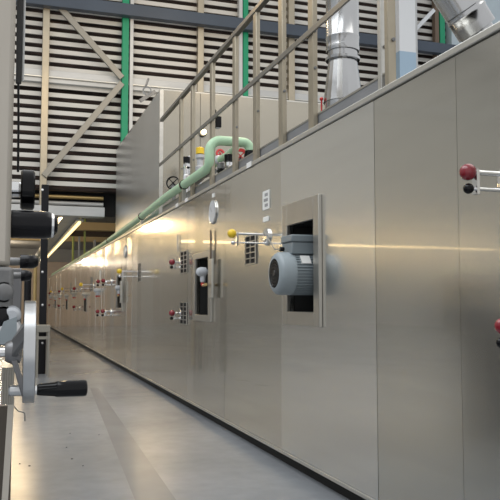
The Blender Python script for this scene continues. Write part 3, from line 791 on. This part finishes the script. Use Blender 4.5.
# tan pipe left of black post
p = L(35.3, 268, 12.3)
tag(MB().cyl((p.x, 12.3, 0), (p.x, 12.3, L(35, 265, 12.3).z), .03, n=12).build('standing_pipe', M['brass']), 'thin tan vertical pipe left of the black post', 'pipe')
tag(MB().cyl((L(27.8, 280, 11).x, 11, 0), (L(27.8, 280, 11).x, 11, L(28, 277, 11).z), .05, n=12).build('standing_pipe', M['satin']), 'black vertical pipe below the smallest black handle', 'pipe')
# black post with bolts and small stand
Yp = 11.6
xa, xb = L(39.3, 300, Yp).x, L(46.6, 300, Yp).x
bp = thing('black_post', ((xa + xb) / 2, Yp, 0), 'tall black post with bolts standing behind the hand wheel', 'post')
MB().box((xa, Yp - .06, 0), (xb, Yp + .06, zbeam + .2)).build('post_body', M['satin'], bp, bevel=.005)
for py in (190, 272, 305, 343):
    q = L(42.5, py, Yp - .06); MB().lathe((q.x, Yp - .058, q.z), (0, -1, 0), [(0, .018), (.012, .018), (.014, .01)], 10).build('bolt', M['chrome'], bp)
xs0, xs1 = L(36, 330, Yp - .5).x, L(50, 330, Yp - .5).x
z0 = L(45, 325, Yp - .5).z
st = thing('small_stand', ((xs0 + xs1) / 2, Yp - .45, 0), 'small grey metal stand with thin legs at the foot of black post', 'stand')
MB().box((xs0, Yp - .6, z0 - .1), (xs1, Yp - .15, z0)).build('stand_top', M['brace'], st, bevel=.006)
MB().box((xs0, Yp - .6, z0 - .2), (xs1, Yp - .55, z0 - .16)).build('cross_rail', M['brace'], st)
for x in (xs0 + .02, xs1 - .02):
    for y in (Yp - .58, Yp - .17): MB().box((x - .014, y - .014, 0), (x + .014, y + .014, z0 - .1)).build('leg', M['brace'], st)
ew = MB().box((-1.5, YF - .4, 0), (2.6, YF - .1, atY(60, 262, YF - .4).z)).build('partition', M['farwall'], bevel=.02); tag(ew, 'beige partition closing the far end of the aisle', 'partition')
p0, p1 = atZ(49, 330, 0), atZ(53, 330, 0)

# warm strip lamps
Y = 19.4; zz = atY(80, 238.5, Y).z
t = thing('strip_lamp', (-5.5, Y, zz), 'warm strip lamp hanging across the passage left of the tray', 'lamp')
MB().box((-12, Y - .05, zz - .03), (-.9, Y + .05, zz + .03)).build('tube', M['glowwarm'], t)
MB().box((-12, Y - .09, zz + .032), (-.9, Y + .09, zz + .09)).build('housing', M['beam'], t)
for x in (-11, -8, -5, -2): MB().cyl((x, Y, zz + .09), (x, Y, 8.4), .01, n=8).build('hanger_rod', M['trim'], t)
t = thing('strip_lamp', (1.33, 20, zt - .06), 'lit warm strip lamp along the lower right edge of the overhead tray', 'lamp')
MB().box((1.295, 14.3, zt - .105), (1.335, 26.8, zt - .06)).build('tube', M['lamptray'], t)
MB().box((1.25, 14.2, zt - .06), (1.38, 26.9, zt - .032)).build('housing', M['beam'], t)
# specks on the floor
for (px, py) in ((70, 433.5), (66.5, 447.5), (72, 459), (29.5, 466), (19.8, 464), (99, 435), (83, 466)):
    p = atZ(px, py, 0); r = .008 if px in (72, 29.5) else .0055
    tag(MB().lathe((p.x, p.y, 0), (0, 0, 1), [(0, r), (.002, r * 1.05), (.004, r * .7), (.0045, r * .2)], 9).build('floor_chip', M['dark']), 'small dark chip lying on the grey floor', 'debris', 'dark chips on the floor')
pa_ = pm.build('floor_strip', M['patch']); tag(pa_, 'darker strip crossing the concrete floor toward the oven line', 'floor strip')

# ------------------------------------------------------------------ light
def area(name, loc, size, power, col, rot=(0, 0, 0), sy=None):
    l = bpy.data.lights.new(name, 'AREA'); l.energy = power; l.color = col; l.size = size
    if sy: l.shape = 'RECTANGLE'; l.size_y = sy
    o = bpy.data.objects.new(name, l); COL.objects.link(o); o.location = loc; o.rotation_euler = rot; return o
def point(name, loc, power, col, r=.1):
    l = bpy.data.lights.new(name, 'POINT'); l.energy = power; l.color = col; l.shadow_soft_size = r
    o = bpy.data.objects.new(name, l); COL.objects.link(o); o.location = loc; return o
W = bpy.data.worlds.new('world'); SC.world = W; W.use_nodes = True
bg = W.node_tree.nodes['Background']; bg.inputs[0].default_value = (.98, .99, 1, 1); bg.inputs[1].default_value = .85
area('overhead_light', (-3, 3, 8.2), 6, 600, (.93, .97, 1), sy=10)
area('overhead_light', (-7, 22, 8.2), 8, 350, (1, .92, .76), sy=12)  # unseen area light added to brighten the left passage reflected in the steel
area('overhead_light', (5, 4, 8.2), 5, 260, (1, .97, .92), sy=8)
WARM = (1, .74, .42)
point('hall_light', (3.1, 7.6, 5.2), 90, WARM, .2)
point('hall_light', (3.0, 11.5, 6.6), 40, WARM, .2)
point('passage_fill', (.0, 30.5, 2.7), 55, (1, .84, .62), .12)  # unseen fills added to brighten the passage beams and far wall
point('passage_fill', (.4, 24, 2.9), 35, WARM, .4)
point('passage_fill', (.3, 16.2, 2.92), 75, WARM, .3)
point('hall_light', (.62, 10, 5.7), 70, WARM, .12)  # unseen light added to streak the floor with warm glare
SC.view_settings.view_transform = 'Standard'; SC.view_settings.look = 'None'
SC.view_settings.exposure = -0.08; SC.view_settings.gamma = 1
SC.view_settings.use_curve_mapping = False
for o in bpy.data.objects:
    if '_org' in o: del o['_org']
